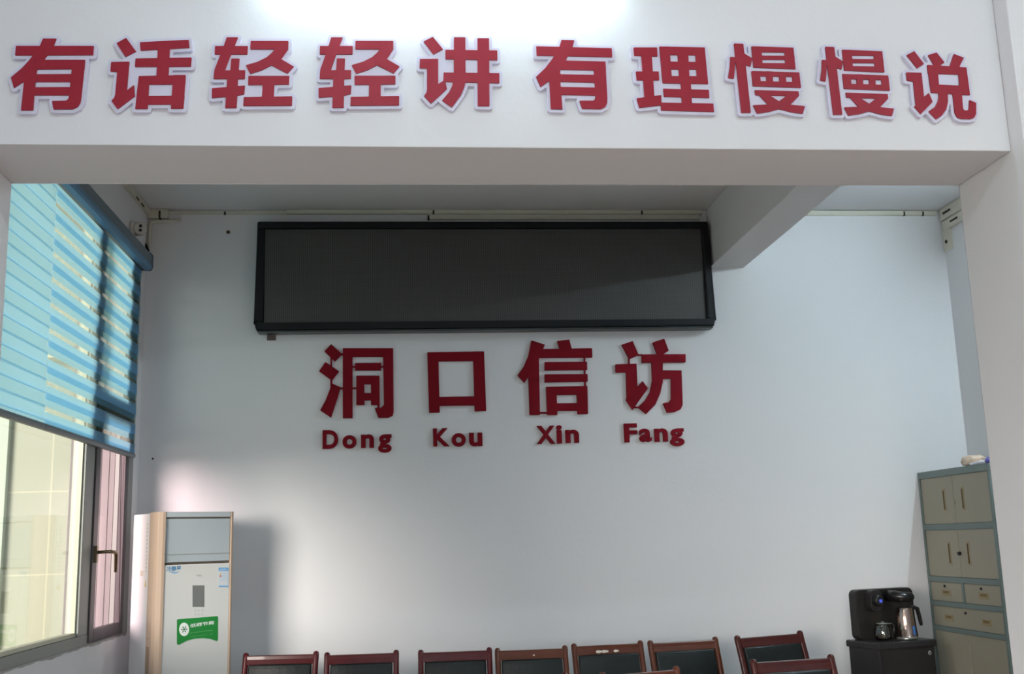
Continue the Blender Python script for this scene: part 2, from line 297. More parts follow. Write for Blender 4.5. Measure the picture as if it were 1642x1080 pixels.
G['shuo'] = ['908,120 994,232 934,270 842,155', '838,306 972,310 994,520 1036,486 1070,566 966,672 910,608 922,590 918,560 900,385 846,378', '1104,132 1175,220 1130,250 1085,250 1030,155',
 '1256,145 1344,178 1303,262 1218,258', '1022,240 1112,246 1130,490 1056,484', '1294,258 1366,264 1398,506 1310,500', '1022,240 1366,264 1374,328 1030,316', '1046,410 1386,426 1398,506 1056,484',
 '1120,470 1202,474 1204,560 1190,630 1150,685 1102,718 1034,648 1090,610 1116,560 1124,520', '1244,480 1326,486 1336,620 1345,638 1370,642 1388,628 1392,548 1452,574 1452,670 1435,705 1400,716 1320,714 1285,700 1264,660']
G['dong'] = ['167,115 262,200 200,265 108,178', '118,270 236,350 172,430 62,348', '175,455 248,488 222,580 166,750 72,688 120,600 150,520', '268,150 352,150 352,755 268,755', '268,150 704,150 704,224 268,224',
 '616,150 704,150 708,700 700,735 660,752 575,752 545,668 600,665 624,640', '374,278 600,276 600,342 374,342', '385,388 453,388 456,642 385,642', '512,388 585,388 588,642 512,642', '385,388 585,388 585,462 385,462', '385,538 587,538 587,600 385,602',
 '160,220 174,220 174,310 162,310', '160,400 174,400 178,480 160,500', '346,306 380,306 380,318 346,318', '595,304 625,304 625,316 595,316', '346,490 390,490 390,502 346,502', '236,490 274,490 274,503 236,503', '236,194 274,194 274,210 236,210', '568,630 584,630 584,675 568,675']
G['kou'] = ['1000,185 1095,185 1108,706 1016,708', '1396,178 1492,178 1510,692 1410,696', '1000,185 1492,178 1495,258 1003,265', '1012,572 1506,566 1508,644 1014,650']
G['xin'] = ['228,82 345,120 320,180 295,240 240,340 168,450 108,385 160,310 200,220 215,150', '203,300 240,230 292,225 302,728 212,728 203,420', '310,158 752,150 755,230 280,234', '450,88 556,76 580,165 474,168',
 '343,270 710,268 712,338 343,342', '343,376 714,374 716,438 343,446', '355,484 445,484 452,728 363,728', '618,482 712,479 718,718 628,722', '355,484 712,478 714,552 358,555', '360,628 715,624 717,692 362,692',
 '682,225 694,225 694,275 682,275', '684,335 696,335 696,380 684,380', '686,435 700,435 700,485 686,485', '298,702 368,702 368,716 298,716']
G['fang'] = ['1104,88 1156,208 1076,246 1010,120', '956,290 1138,284 1146,484 1192,434 1236,500 1104,684 1048,602 1054,570 1048,360 958,360', '1184,204 1564,202 1564,272 1184,276', '1378,68 1418,172 1365,205 1320,210 1278,100',
 '1268,250 1366,250 1366,440 1345,540 1300,640 1222,720 1150,662 1215,600 1255,530 1275,430', '1345,342 1528,342 1530,412 1345,416', '1438,370 1528,342 1538,640 1520,680 1470,702 1405,710 1368,626 1420,618 1438,590',
 '1068,230 1080,230 1080,295 1068,295', '1145,203 1192,203 1192,214 1145,214', '1120,655 1158,655 1158,668 1120,668']
CROP = {'A': (0, 40, 5.131), 'B': (320, 40, 4.829), 'C': (660, 40, 4.829), 'D': (1000, 50, 5.297), 'E': (1300, 60, 5.473), 'F': (500, 530, 5.4), 'G': (810, 530, 5.4)}
def affine(src, dst):
    A = np.array([[x, y, 1] for x, y in src]); B = np.array(dst, float); return np.linalg.solve(A, B)
def glyph(key, crop, Y, aff=None, crop2=None):
    out = []
    for s in G[key]:
        P = pts(s)
        if aff is not None: P = [tuple(np.array([x, y, 1]) @ aff) for x, y in P]
        cx, cy, k = CROP[crop2 or crop]
        W = [at(cx+x/k, cy+y/k, Y=Y) for x, y in P]; out.append([(p.x, p.z) for p in W])
    return out
def union_mesh(name, polys, grow, y0, y1, m, parent=None, cell=.0024, origin=(0, 0), fill=False):
    """one clean slab from overlapping strokes: distance field, contour at `grow`, extruded y0 (front) to y1"""
    P = np.concatenate([np.array(p) for p in polys]); lo = P.min(0)-grow-3*cell; hi = P.max(0)+grow+3*cell
    nx, nz = [int(math.ceil(v/cell))+1 for v in (hi-lo)]
    X, Z = np.meshgrid(lo[0]+np.arange(nx)*cell, lo[1]+np.arange(nz)*cell, indexing='ij'); S = np.full(X.shape, 9.0)
    for p in polys:
        p = np.array(p); d = np.full(X.shape, 9.0); ins = np.zeros(X.shape, bool)
        for a, b in zip(p, np.roll(p, -1, 0)):
            e = b-a; L2 = e@e
            if L2 < 1e-14: continue
            t = np.clip(((X-a[0])*e[0]+(Z-a[1])*e[1])/L2, 0, 1)
            d = np.minimum(d, np.hypot(X-a[0]-t*e[0], Z-a[1]-t*e[1]))
            c = ((a[1] > Z) != (b[1] > Z)); xi = a[0]+(Z-a[1])*e[0]/(e[1] if abs(e[1]) > 1e-12 else 1e-12); ins ^= c & (X < xi)
        S = np.minimum(S, np.where(ins, -d, d))
    S = S-grow; S[np.abs(S) < 1e-7] = 1e-7
    if fill:                                             # the backing board has no holes: close what the outside cannot reach
        op = S > 0; out = np.zeros(S.shape, bool); out[0] = out[-1] = True; out[:, 0] = out[:, -1] = True; n0 = 0
        while out.sum() != n0:
            n0 = out.sum()
            for _ in range(8):
                g = out.copy(); g[1:] |= out[:-1]; g[:-1] |= out[1:]; g[:, 1:] |= out[:, :-1]; g[:, :-1] |= out[:, 1:]; out = g & op
        S = np.where(op & ~out, -.001, S)
    ox, oz = origin; V = {}; vs = []
    def vid(k, x, z):
        if k not in V: V[k] = len(vs); vs.append((x-ox, z-oz))
        return V[k]
    def node(i, j): return vid((i, j), X[i, j], Z[i, j])
    def cut(a, b):
        k = (min(a, b), max(a, b)); sa, sb = S[a], S[b]; t = sa/(sa-sb)
        return vid(k, X[a]+t*(X[b]-X[a]), Z[a]+t*(Z[b]-Z[a]))
    faces = []; rim = []
    inside = S < 0
    for j in range(nz-1):
        i = 0
        while i < nx-1:
            c4 = [(i, j), (i+1, j), (i+1, j+1), (i, j+1)]; st = [inside[c] for c in c4]
            if all(st):
                i1 = i+1
                while i1 < nx-1 and inside[i1+1, j] and inside[i1+1, j+1]: i1 += 1
                faces.append([node(i, j), node(i1, j), node(i1, j+1), node(i, j+1)]); i = i1; continue
            if any(st):
                poly = []; marks = []
                for q in range(4):
                    a, b = c4[q], c4[(q+1)%4]
                    if inside[a]: poly.append(node(*a)); marks.append(0)
                    if inside[a] != inside[b]: poly.append(cut(a, b)); marks.append(1 if inside[a] else 2)   # 1 = leaves, 2 = enters
                faces.append(poly); n = len(poly)
                for q in range(n):
                    if marks[q] == 1 and marks[(q+1)%n] == 2: rim.append((poly[q], poly[(q+1)%n]))
            i += 1
    n = len(vs); me = bpy.data.meshes.new(name)
    VV = [(x, y0, z) for x, z in vs]+[(x, y1, z) for x, z in vs]
    FF = [tuple(f) for f in faces]+[tuple(v+n for v in f[::-1]) for f in faces]+[(b, a, a+n, b+n) for a, b in rim]
    me.from_pydata(VV, [], FF); me.update(); me.materials.append(m)
    o = bpy.data.objects.new(name, me); C.objects.link(o)
    if parent: o.parent = parent
    return o
SIGN = 'characters of the motto on the beam'
def motto(polys, label):
    P = np.concatenate([np.array(p) for p in polys]); c = (P.min(0)+P.max(0))/2
    r = tag(empty('motto_character', (c[0], D1, c[1])), label, 'wall lettering', SIGN)
    union_mesh('backing', polys, .0105, -.016, 0, lav, r, origin=c, fill=True)
    union_mesh('red_face', polys, 0.0, -.021, -.0165, red, r, origin=c, cell=.002)
YF = D1-.02
a_you = affine([(132, 172), (772, 172), (173, 702)], [(965, 165), (1550, 180), (1078, 650)])
a_qing = affine([(120, 163), (688, 124), (338, 626)], [(932, 163), (1500, 124), (1168, 624)])
a_man = affine([(937, 104), (1506, 480), (1080, 692)], [(128, 82), (695, 466), (277, 678)])
motto(glyph('you', 'A', YF), 'red 有 with white edging, leftmost character on the beam')
motto(glyph('hua', 'A', YF), 'red 话 with white edging, second character on the beam')
motto(glyph('qing', 'B', YF), 'red 轻 with white edging, the one right beside 话')
motto(glyph('qing', 'B', YF, a_qing), 'red 轻 with white edging, the one right before 讲')
motto(glyph('jiang', 'C', YF), 'red 讲 with white edging under the bright tube light')
motto(glyph('you', 'A', YF, a_you, 'C'), 'red 有 with white edging, the one just before 理')
motto(glyph('li', 'D', YF), 'red 理 with white edging, right of the middle of the beam')
motto(glyph('man', 'D', YF), 'red 慢 with white edging, the one right beside 理')
motto(glyph('man', 'D', YF, a_man, 'E'), 'red 慢 with white edging, the one right before 说')
motto(glyph('shuo', 'E', YF), 'red 说 with white edging, last character by the right pier')
YS = YB-.02
for key, crop, lab in (('dong', 'F', 'dark red raised 洞 below the left half of the display'), ('kou', 'F', 'dark red raised square 口 below the display'), ('xin', 'G', 'dark red raised 信 below the display'), ('fang', 'G', 'dark red raised 访 below the right end of the display')):
    P = glyph(key, crop, YS); A = np.concatenate([np.array(p) for p in P]); c = (A.min(0)+A.max(0))/2
    o = union_mesh('wall_character', P, 0, -.02, 0, redb, origin=c, cell=.003); o.location = (c[0], YB, c[1])
    tag(o, lab, 'wall lettering', 'large characters on the back wall')
def text_mesh(name, body, m, bold=0.0, ext=0.0, parent=None):
    cu = bpy.data.curves.new(name, 'FONT'); cu.body = body; cu.offset = bold; cu.extrude = ext; cu.resolution_u = 6
    t = bpy.data.objects.new('tmp', cu); C.objects.link(t)
    me = bpy.data.meshes.new_from_object(t.evaluated_get(bpy.context.evaluated_depsgraph_get())); bpy.data.objects.remove(t); bpy.data.curves.remove(cu)
    me.name = name; me.materials.clear(); me.materials.append(m); o = bpy.data.objects.new(name, me); C.objects.link(o)
    if parent: o.parent = parent
    return o
def fit_text(o, x0, z0, x1, z1, y0, y1, shear=0.0):       # stand the text up and fit it to a box: front y0, back y1
    me = o.data; a = np.array([v.co[:] for v in me.vertices]); lo, hi = a.min(0), a.max(0); d = np.maximum(hi-lo, 1e-9)
    for v in me.vertices:
        u, t, k = (v.co.x-lo[0])/d[0], (v.co.y-lo[1])/d[1], ((v.co.z-lo[2])/d[2] if d[2] > 1e-8 else 1)
        v.co = (x0+u*(x1-x0), y1+(y0-y1)*k, z0+t*(z1-z0)+shear*u)
    me.update(); return o
LET = [('F', 'D', 92, 858, 228, 1022, 'Dong'), ('F', 'o', 265, 902, 386, 1020, 'Dong'), ('F', 'n', 426, 895, 538, 1013, 'Dong'), ('F', 'g', 574, 895, 690, 1055, 'Dong'),
 ('F', 'K', 1052, 842, 1190, 1000, 'Kou'), ('F', 'o', 1212, 884, 1332, 1003, 'Kou'), ('F', 'u', 1364, 880, 1476, 1000, 'Kou'),
 ('G', 'X', 276, 820, 430, 980, 'Xin'), ('G', 'i', 448, 816, 490, 975, 'Xin'), ('G', 'n', 526, 855, 638, 970, 'Xin'),
 ('G', 'F', 1036, 800, 1140, 965, 'Fang'), ('G', 'a', 1166, 845, 1266, 962, 'Fang'), ('G', 'n', 1298, 843, 1406, 960, 'Fang'), ('G', 'g', 1434, 843, 1546, 998, 'Fang')]
pos = {'Dong': 'under the 洞', 'Kou': 'under the square 口', 'Xin': 'under the 信', 'Fang': 'under the 访'}
seq = {}
for crop, ch, x0, y0, x1, y1, word in LET:
    seq[word] = seq.get(word, 0)+1; cx, cy, k = CROP[crop]
    a = at(cx+x0/k, cy+y1/k, Y=YS); b = at(cx+x1/k, cy+y0/k, Y=YS); c = (a+b)/2
    o = text_mesh('wall_letter', ch, redb, .036, .05)
    fit_text(o, a.x-c.x, a.z-c.z, b.x-c.x, b.z-c.z, -.02, 0, -.0); o.location = (c.x, YB, c.z)
    tag(o, 'small dark red letter %s, %s of the word %s %s' % (ch, ['first', 'second', 'third', 'fourth'][seq[word]-1], word, pos[word]), 'wall lettering', 'small letters on the back wall')
# ------------------------------------------------------------------ LED display
YL = 6.88
p00, p11 = at(409.5, 528, Y=YL), at(1136, 354.5, Y=YL); p01 = at(412.5, 354, Y=YL); p10 = at(1143, 521, Y=YL)
lx0, lx1 = (p00.x+p01.x)/2, (p11.x+p10.x)/2+.006; lz0, lz1 = (p00.z+p10.z)/2-.005, (p01.z+p11.z)/2
led = tag(empty('display_panel', ((lx0+lx1)/2, YB, lz0)), 'long black blank display panel mounted high on the back wall', 'display panel')
W2, H2 = (lx1-lx0)/2, lz1-lz0; q = MB(); t = .05; yf = YL-YB
q.box((-W2, yf, 0), (W2, 0, t)).box((-W2, yf, H2-t), (W2, 0, H2)).box((-W2, yf, t), (-W2+t, 0, H2-t)).box((W2-t, yf, t), (W2, 0, H2-t))
q.build('frame', blackm, led, .012)
bx('back_plate', (-W2+t, yf+.06, t), (W2-t, 0, H2-t), blackm, led)
def led_mat():
    m = bpy.data.materials.new('display_face'); m.use_nodes = True; nt = m.node_tree; b = nt.nodes['Principled BSDF']; b.inputs['Roughness'].default_value = .55
    tc = nt.nodes.new('ShaderNodeTexCoord'); sp = nt.nodes.new('ShaderNodeSeparateXYZ'); nt.links.new(tc.outputs['Object'], sp.inputs[0]); outs = []
    for ax, per in ((0, .0125), (2, .010)):
        a = nt.nodes.new('ShaderNodeMath'); a.operation = 'MULTIPLY'; a.inputs[1].default_value = 2*PI/per; s = nt.nodes.new('ShaderNodeMath'); s.operation = 'SINE'
        nt.links.new(sp.outputs[ax], a.inputs[0]); nt.links.new(a.outputs[0], s.inputs[0]); outs.append(s.outputs[0])
    ad = nt.nodes.new('ShaderNodeMath'); ad.operation = 'MULTIPLY_ADD'; ad.inputs[1].default_value = .45; nt.links.new(outs[1], ad.inputs[0]); nt.links.new(outs[0], ad.inputs[2])
    mr = nt.nodes.new('ShaderNodeMapRange'); mr.inputs[1].default_value = -1.45; mr.inputs[2].default_value = 1.45; nt.links.new(ad.outputs[0], mr.inputs[0])
    mx = nt.nodes.new('ShaderNodeMix'); mx.data_type = 'RGBA'; mx.inputs[6].default_value = (.03, .028, .028, 1); mx.inputs[7].default_value = (.075, .073, .07, 1)
    nt.links.new(mr.outputs[0], mx.inputs[0]); nt.links.new(mx.outputs[2], b.inputs['Base Color']); return m
bx('screen', (-W2+t, yf+.018, t), (W2-t, yf+.06, H2-t), led_mat(), led)
bx('lower_lip', (-W2+.01, yf+.008, -.012), (W2-.01, -.02, 0), mat('worn_dark_metal', (.05, .06, .06), .35, metal=.4), led, .004)
tabp = at(436, 537, Y=YB); bx('mounting_tab', (tabp.x-(lx0+lx1)/2-.03, -.012, -.045), (tabp.x-(lx0+lx1)/2+.025, 0, -.012), mat('rusty_tab', (.12, .09, .08), .7), led)
# ------------------------------------------------------------------ tube lamps
def tube_lamp(name_label, loc, rz, strength, length=1.2, grp='tube lamps'):
    r = tag(empty('tube_light', loc, rz), name_label, 'light', grp)                 # back of the lamp at local y = 0, glowing to -y
    bx('housing', (-length/2-.02, -.035, -.02), (length/2+.02, 0, .02), mat('white_lamp_metal', (.8, .8, .8), .4), r, .003)
    MB().tube([(-length/2, -.05, 0), (length/2, -.05, 0)], .0145, 16).build('lamp_tube', mat('lit_tube_%d' % strength, (.9, .95, 1), .3, emit=(.72, .91, 1.0), es=strength), r)
    for s in (-1, 1): MB().tube([(s*length/2, -.05, 0), (s*(length/2+.025), -.05, 0)], .017, 16).build('end_socket', mat('white_lamp_metal', (.8, .8, .8), .4), r)
    return r
tube_lamp('lit white tube lamp fixed on the beam above the motto', (.13, D1, 1.915+E0), 0, TUBE_HALL)
tube_lamp('lit white tube lamp high on the right wall of the inner room', (XRW, 5.25, 2.04+E0), -PI/2, TUBE_ROOM)
for x, lb in ((-.1, 'added unseen tube lamp on the hall ceiling, the one nearer the left wall'), (2.3, 'added unseen tube lamp on the hall ceiling, the one nearer the right wall')):
    tube_lamp(lb, (x, 1.5, ZC), 0, FILL_CEIL).rotation_euler = (PI/2, 0, 0)  # ceiling tubes added out of view to brighten the beam face
# ------------------------------------------------------------------ ducts, camera, wall marks
def duct(px0, px1, z0, z1, label, thick=.02, marks=(), zr=None):
    a, b = at(px0, 343, Y=YB).x, at(px1, 343, Y=YB).x
    r = tag(empty('cable_duct', ((a+b)/2, YB, z0+E0)), label, 'cable duct', 'cable ducts along the ceiling'); h = (b-a)/2
    bx('cover', (-h, -thick, 0), (h, 0, z1-z0), duct_m, r, .002)
    for mx in marks:
        x = at(mx, 343, Y=YB).x-(a+b)/2; bx('gap', (x-.006, -thick-.002, -.002), (x+.006, 0, (z1-z0)*.8), dirt, r)
    return r
duct(268, 460, 2.205, 2.228, 'thin cream duct under the ceiling left of the display', .012, marks=(361,))
duct(460, 1124, 2.205, 2.234, 'upper cream duct above the display, touching the ceiling', .03, marks=(695, 1028))
duct(686, 1120, 2.168, 2.204, 'lower cream duct just above the display', .02, marks=(687,))
duct(1232, 1500, 2.200, 2.232, 'cream duct under the ceiling right of the ceiling beam', .02, marks=(1448, 1478))
duct(233, 272, 2.175, 2.234, 'short soiled duct stub in the left ceiling corner', .035, marks=(258,))
bx('d1', (XRW-.03, 5.0, 2.150+E0), (XRW, 6.97, 2.232+E0), duct_m, None, .003); o = centred(bpy.data.objects['d1']); o.name = 'cable_duct'
tag(o, 'upper cream duct running along the top of the right wall', 'cable duct', 'cable ducts along the ceiling')
for y in (6.87, 6.62, 6.36):
    k = bx('screw_slot', (-.019, y-o.location.y-.05, -.006), (-.0145, y-o.location.y+.05, .008), dirt, o)
bx('d2', (XRW-.022, 5.0, 2.075+E0), (XRW, 6.97, 2.145+E0), duct_m, None, .003); o = centred(bpy.data.objects['d2']); o.name = 'cable_duct'
tag(o, 'lower cream duct running along the top of the right wall', 'cable duct', 'cable ducts along the ceiling')
for y in (6.80, 6.52): bx('screw_slot', (-.015, y-o.location.y-.05, -.004), (-.0105, y-o.location.y+.05, .009), dirt, o)
r = tag(empty('conduit_drop', (XRW, 6.93, 1.93+E0)), 'short cream vertical duct with a dark hole in the right corner', 'cable duct')
bx('cover', (-.022, -.05, 0), (0, .05, .145), duct_m, r, .003); MB().lathe([(0, .0245), (.013, .0245), (.013, .02)], 14, (0, 0, 0), 'x').build('hole', dirt, r).location = (-.047+.0, 0, .06)
bx('d3', (XW, 4.0, 2.19+E0), (XW+.025, 6.97, 2.233+E0), duct_m, None, .003); o = centred(bpy.data.objects['d3']); o.name = 'cable_duct'
tag(o, 'cream duct along the ceiling above the window', 'cable duct', 'cable ducts along the ceiling')
for y in (6.2, 6.62, 6.75): bx('gap', (.010, y-o.location.y-.03, -.022), (.0135, y-o.location.y+.045, -.012), dirt, o)
cp = at(213, 371, X=XW)
r = tag(empty('security_camera', (XW, 6.60, 1.985+E0)), 'small white twin-eyed security camera above the blind near the corner', 'security camera')
MB().lathe([(0, .0), (.052, 0), (.052, .018), (.047, .024), (0, .024)], 28, axis='x').build('base', mat('white_camera_plastic', (.62, .60, .55), .5), r)
u = Vector((.35, -.93, -.12)).normalized(); body = MB().tube([Vector((.035, .03, 0)), Vector((.05, .005, 0)), Vector((.058, -.02, -.002)), Vector((.062, -.034, -.003)), Vector((.063, -.037, -.003))], [.036, .043, .043, .038, .030], 24)
body.build('body', MATS['white_camera_plastic'], r)
for dz in (.014, -.014): MB().tube([Vector((.0645, -.0365, dz-.003)), Vector((.0665, -.0415, dz-.003))], [.0095, .0085], 16).build('lens', mat('black_lens', (.008, .008, .01), .15), r)
p = at(234, 390, Y=6.97)
r = tag(empty('cable_clip', (p.x, YB, p.z)), 'small dark cable connector on the back wall below the security camera', 'connector')
MB().tube([(-.03, -.03, .02), (0, -.035, -.02), (.02, -.025, -.055)], [.012, .014, .006], 12).build('plug', blackm, r); MB().tube([(-.045, -.02, .05), (-.03, -.03, .02)], [.014, .014], 12).build('collar', mat('white_camera_plastic', (.62, .60, .55), .5), r)
MB().tube([(-1.69, 6.975, 1.98+E0), (-1.69, 6.975, 2.12+E0), (-1.685, 6.98, 2.145+E0), (-1.65, 6.985, 2.155+E0), (-1.5, 6.985, 2.16+E0)], .011, 12).build('conduit_pipe', duct_m)
tag(centred(bpy.data.objects['conduit_pipe']), 'thin cream pipe bending along the left ceiling corner', 'pipe')
for px, py, lb, s in ((366, 372, 'small dark nail hole left of the display panel', .012), (245, 735, 'tiny dark nail hole on the wall above the air conditioner', .006)):
    p = at(px, py, Y=YB); o = MB().lathe([(0, .006), (s, .005), (s*1.1, 0)], 10, axis='y').build('nail_hole', mat('nail_hole_brown', (.07, .04, .02), .7)); o.location = p; tag(o, lb, 'nail hole')  # raised brown discs standing in for nail holes
# ------------------------------------------------------------------ air conditioner
TH = math.radians(35); AW, AD, AH = .47, .40, .232+E0
P0 = Vector((-1.422, 6.30, 0)); e = Vector((math.cos(TH), math.sin(TH), 0)); b_ = Vector((-math.sin(TH), math.cos(TH), 0))
ac = tag(empty('air_conditioner', P0+e*(AW/2), TH), 'tall white floor standing air conditioner in the left corner by the window', 'air conditioner')
whm = mat('white_appliance_plastic', (.62, .62, .60), .35); cham = mat('champagne_plastic', (.52, .38, .28), .35, var=.02); grey = mat('pale_blue_grey_plastic', (.45, .49, .51), .35)
FX0, FX1 = on(263, 900, ac, .012).x, on(368.5, 900, ac, .012).x; hw = AW/2
def zz(py, px=316, y=.012): return on(px, py, ac, y).z
MB().prism([(-hw+.004, .12), (hw-.004, .12), (hw-.004, AD-.03), (hw-.03, AD), (-hw+.03, AD), (-hw+.004, AD-.03)], .02, AH-.004, 'z').build('body', mat('glare_white_casing', (.86, .86, .86), .4), ac, .006)  # whiter than the front panel: sun glare is put into this colour
q = MB(); q.prism([(-hw, .045), (-hw+.008, .012), (-hw+.03, 0), (FX0, 0), (FX0, .12), (-hw, .12)], .02, AH, 'z'); q.prism([(hw, .035), (hw-.006, .008), (hw-.02, 0), (FX1, 0), (FX1, .12), (hw, .12)], .02, AH, 'z'); q.build('side_column', cham, ac, .004)
bx('base', (-hw+.01, .02, 0), (hw-.01, AD-.02, .03), mat('dark_grey_plastic', (.08, .08, .08), .5), ac)
bx('top_cap', (FX0, .004, zz(829)), (FX1, .14, AH), grey, ac, .006)
bx('air_outlet', (FX0+.002, .012, zz(900)), (FX1-.002, .05, zz(831)), mat('outlet_blue_grey', (.40, .45, .48), .3), ac, .003)
bx('outlet_slot', (FX0, .02, zz(902.5)), (FX1, .06, zz(829)), mat('brown_gap', (.10, .07, .05), .6), ac)
v = ac.children[-2]
bx('vane', (FX0+.004, .0095, zz(888)), (FX1-.004, .0125, zz(886.8)), mat('vane_line', (.3, .3, .28), .5), v)
fp = bx('front_panel', (FX0, .006, .05), (FX1, .05, zz(903.5)), whm, ac, .005)
zs = on(248, 1022, ac, .1).z
q = MB(); q.box((-hw-.001, .05, zs-.0015), (-hw+.004, .118, zs+.0015)); q.box((-hw-.001, .065, zs-.25), (-hw+.001, .066, zs-.04)); q.box((-hw-.001, .11, zs-.25), (-hw+.001, .111, zs-.04))
for k in range(6): q.box((-hw-.0012, (.07+k*.006), zs-.20), (-hw+.001, (.0715+k*.006), zs-.045))
q.build('side_grille', mat('champagne_shade', (.36, .27, .20), .5), ac); bx('intake', (-hw-.002, .065, zs-.45), (-hw+.001, .11, zs-.205), mat('brown_grille', (.12, .08, .06), .6), ac)
yq = .0055
def flat(name, poly, m, parent, y=yq, th=.0008):
    P = [on(px, py, ac, y) for px, py in poly]; return MB().prism([(p.x, p.z) for p in P], y-th, y, 'y').build(name, m, parent)
def txt(name, s, px0, py0, px1, py1, m, y, bold=.01, dy=0):
    a, b = on(px0, py1, ac, y), on(px1, py0, ac, y); o = text_mesh(name, s, m, bold, 0, ac); return fit_text(o, a.x, a.z, b.x, b.z, y, y, dy)
flat('display_window', [(308.7, 938), (327.5, 938), (327.3, 972.5), (308.7, 972.5)], mat('grey_display', (.17, .175, .17), .25), ac)
txt('brand_mark', 'Midea', 315, 920.2, 323.5, 923.6, mat('faint_grey_print', (.42, .42, .42), .5), yq-.0004, 0)
bl = mat('blue_print', (.03, .20, .42), .5)
txt('logo_text', '冷静星', 266.8, 906.5, 290.5, 916, bl, yq-.0004, .016)
arc = [(271+i*1.9, 915.0+3.9*math.sin(PI*i/9)) for i in range(10)]; flat('logo_swoosh', arc+[(a, b-1.6*math.sin(PI*i/9)-.1) for i, (a, b) in list(enumerate(arc))[::-1]], mat('light_blue_print', (.10, .34, .62), .5), ac)
q = MB()
for r_ in range(2):
    for c_ in range(3):
        p = on(313+c_*5.6, 978+r_*6.8, ac, yq); q.box((p.x-.0045, yq-.0006, p.z-.004), (p.x+.0045, yq, p.z+.004))
q.build('key_symbols', mat('key_grey', (.50, .50, .50), .5), ac)
st = flat('green_sticker', [(283.6, 993.5), (285, 992.2), (348.5, 987.2), (349.6, 989), (349.4, 1025), (348, 1027.5), (345, 1026.5), (336, 1023.6), (325, 1022.6), (312, 1023.4), (300, 1026.5), (288, 1032.8), (284.8, 1033.3), (283.5, 1031)], mat('green_vinyl', (.012, .22, .035), .4), ac)
wht = mat('white_print', (.80, .84, .80), .5)
cc = [(295.2+8.0*math.cos(a), 1008.5+10.8*math.sin(a)) for a in [2*PI*k/28 for k in range(28)]]
flat('white_disc', cc, wht, ac, yq-.0008, .0004)
q = MB(); p = on(295.2, 1008.5, ac, yq); y2 = yq-.0014
for k in range(3):
    a = PI*k/3; ca, sa = math.cos(a), math.sin(a); L_, t_ = .019, .0018; q.prism([(p.x+ca*L_-sa*t_, p.z+sa*L_+ca*t_), (p.x-ca*L_-sa*t_, p.z-sa*L_+ca*t_), (p.x-ca*L_+sa*t_, p.z-sa*L_-ca*t_), (p.x+ca*L_+sa*t_, p.z+sa*L_-ca*t_)], y2, y2+.0003, 'y')
for k in range(6):
    a = PI*k/3; x, z = p.x+.0135*math.cos(a), p.z+.0135*math.sin(a); q.prism([(x+.004*math.cos(a+t), z+.004*math.sin(a+t)) for t in [2*PI*j/8 for j in range(8)]], y2, y2+.0003, 'y')
q.build('snowflake', mat('dark_green_print', (.02, .16, .06), .5), ac)
txt('sticker_text', '低碳节能', 304.5, 997, 343.5, 1006, wht, yq-.0014, .016, .010)
fade = mat('pale_green_print', (.22, .50, .22), .5)
txt('sticker_small_text', '高效省电舒适静音', 305, 1011, 341, 1014.8, fade, yq-.0014, .012, .006); txt('sticker_small_text', '节能环保清凉一夏', 305, 1017.2, 341, 1020.8, fade, yq-.0014, .012, .006)
flat('energy_label', [(350.6, 909.5), (366.2, 909.5), (366.0, 940.5), (350.6, 940.5)], mat('pale_blue_label', (.52, .60, .68), .5), ac)
flat('label_header', [(350.6, 909.5), (366.2, 909.5), (366.2, 914.5), (350.6, 914.5)], mat('blue_label', (.10, .33, .62), .5), ac, yq-.0009, .0003); flat('label_footer', [(350.6, 938.6), (366.1, 938.6), (366.0, 940.5), (350.6, 940.5)], MATS['blue_label'], ac, yq-.0009, .0003)
txt('label_text', '中国能效标识', 352.5, 910.8, 364.5, 913.4, wht, yq-.0014, .01)
flat('rating_bar', [(352.3, 918), (354.8, 918), (354.8, 920.5), (352.3, 920.5)], mat('yellow_label', (.75, .55, .12), .5), ac, yq-.0009, .0003); flat('rating_bar', [(352.3, 921.8), (354.8, 921.8), (354.8, 924.6), (352.3, 924.6)], mat('red_label', (.6, .12, .05), .5), ac, yq-.0009, .0003)
flat('label_print', [(352, 931), (364.5, 931), (364.5, 936.5), (352, 936.5)], mat('white_label', (.62, .64, .66), .5), ac, yq-.0009, .0003)
# warning strip on the lit side
q = MB()
for k in range(13): q.box((-hw+.003, .152, 1.70-k*.022), (-hw+.0045, .166, 1.712-k*.022))
q.build('side_print', mat('tan_print', (.70, .62, .52), .5), ac); bx('side_label', (-hw+.003, .20, 1.415), (-hw+.0045, .24, 1.445), MATS['tan_print'], ac)
MB().add([(-hw+.0032, .17, 1.355), (-hw+.0032, .15, 1.355), (-hw+.0032, .16, 1.40)], [(0, 1, 2)]).build('warning_triangle', mat('yellow_label', (.75, .55, .12), .5), ac)
# ------------------------------------------------------------------ filing cabinet
XC = 3.417; YC0, YC1 = 6.09, 6.995
green = mat('grey_green_enamel', (.16, .21, .20), .45, var=.06, vscale=8); beige = mat('beige_enamel', (.34, .31, .235), .5, var=.06, vscale=5)
fc = tag(empty('filing_cabinet', (XC, (YC0+YC1)/2, 0), -PI/2), 'tall beige steel filing cabinet with grey green trim in the right corner', 'cabinet')
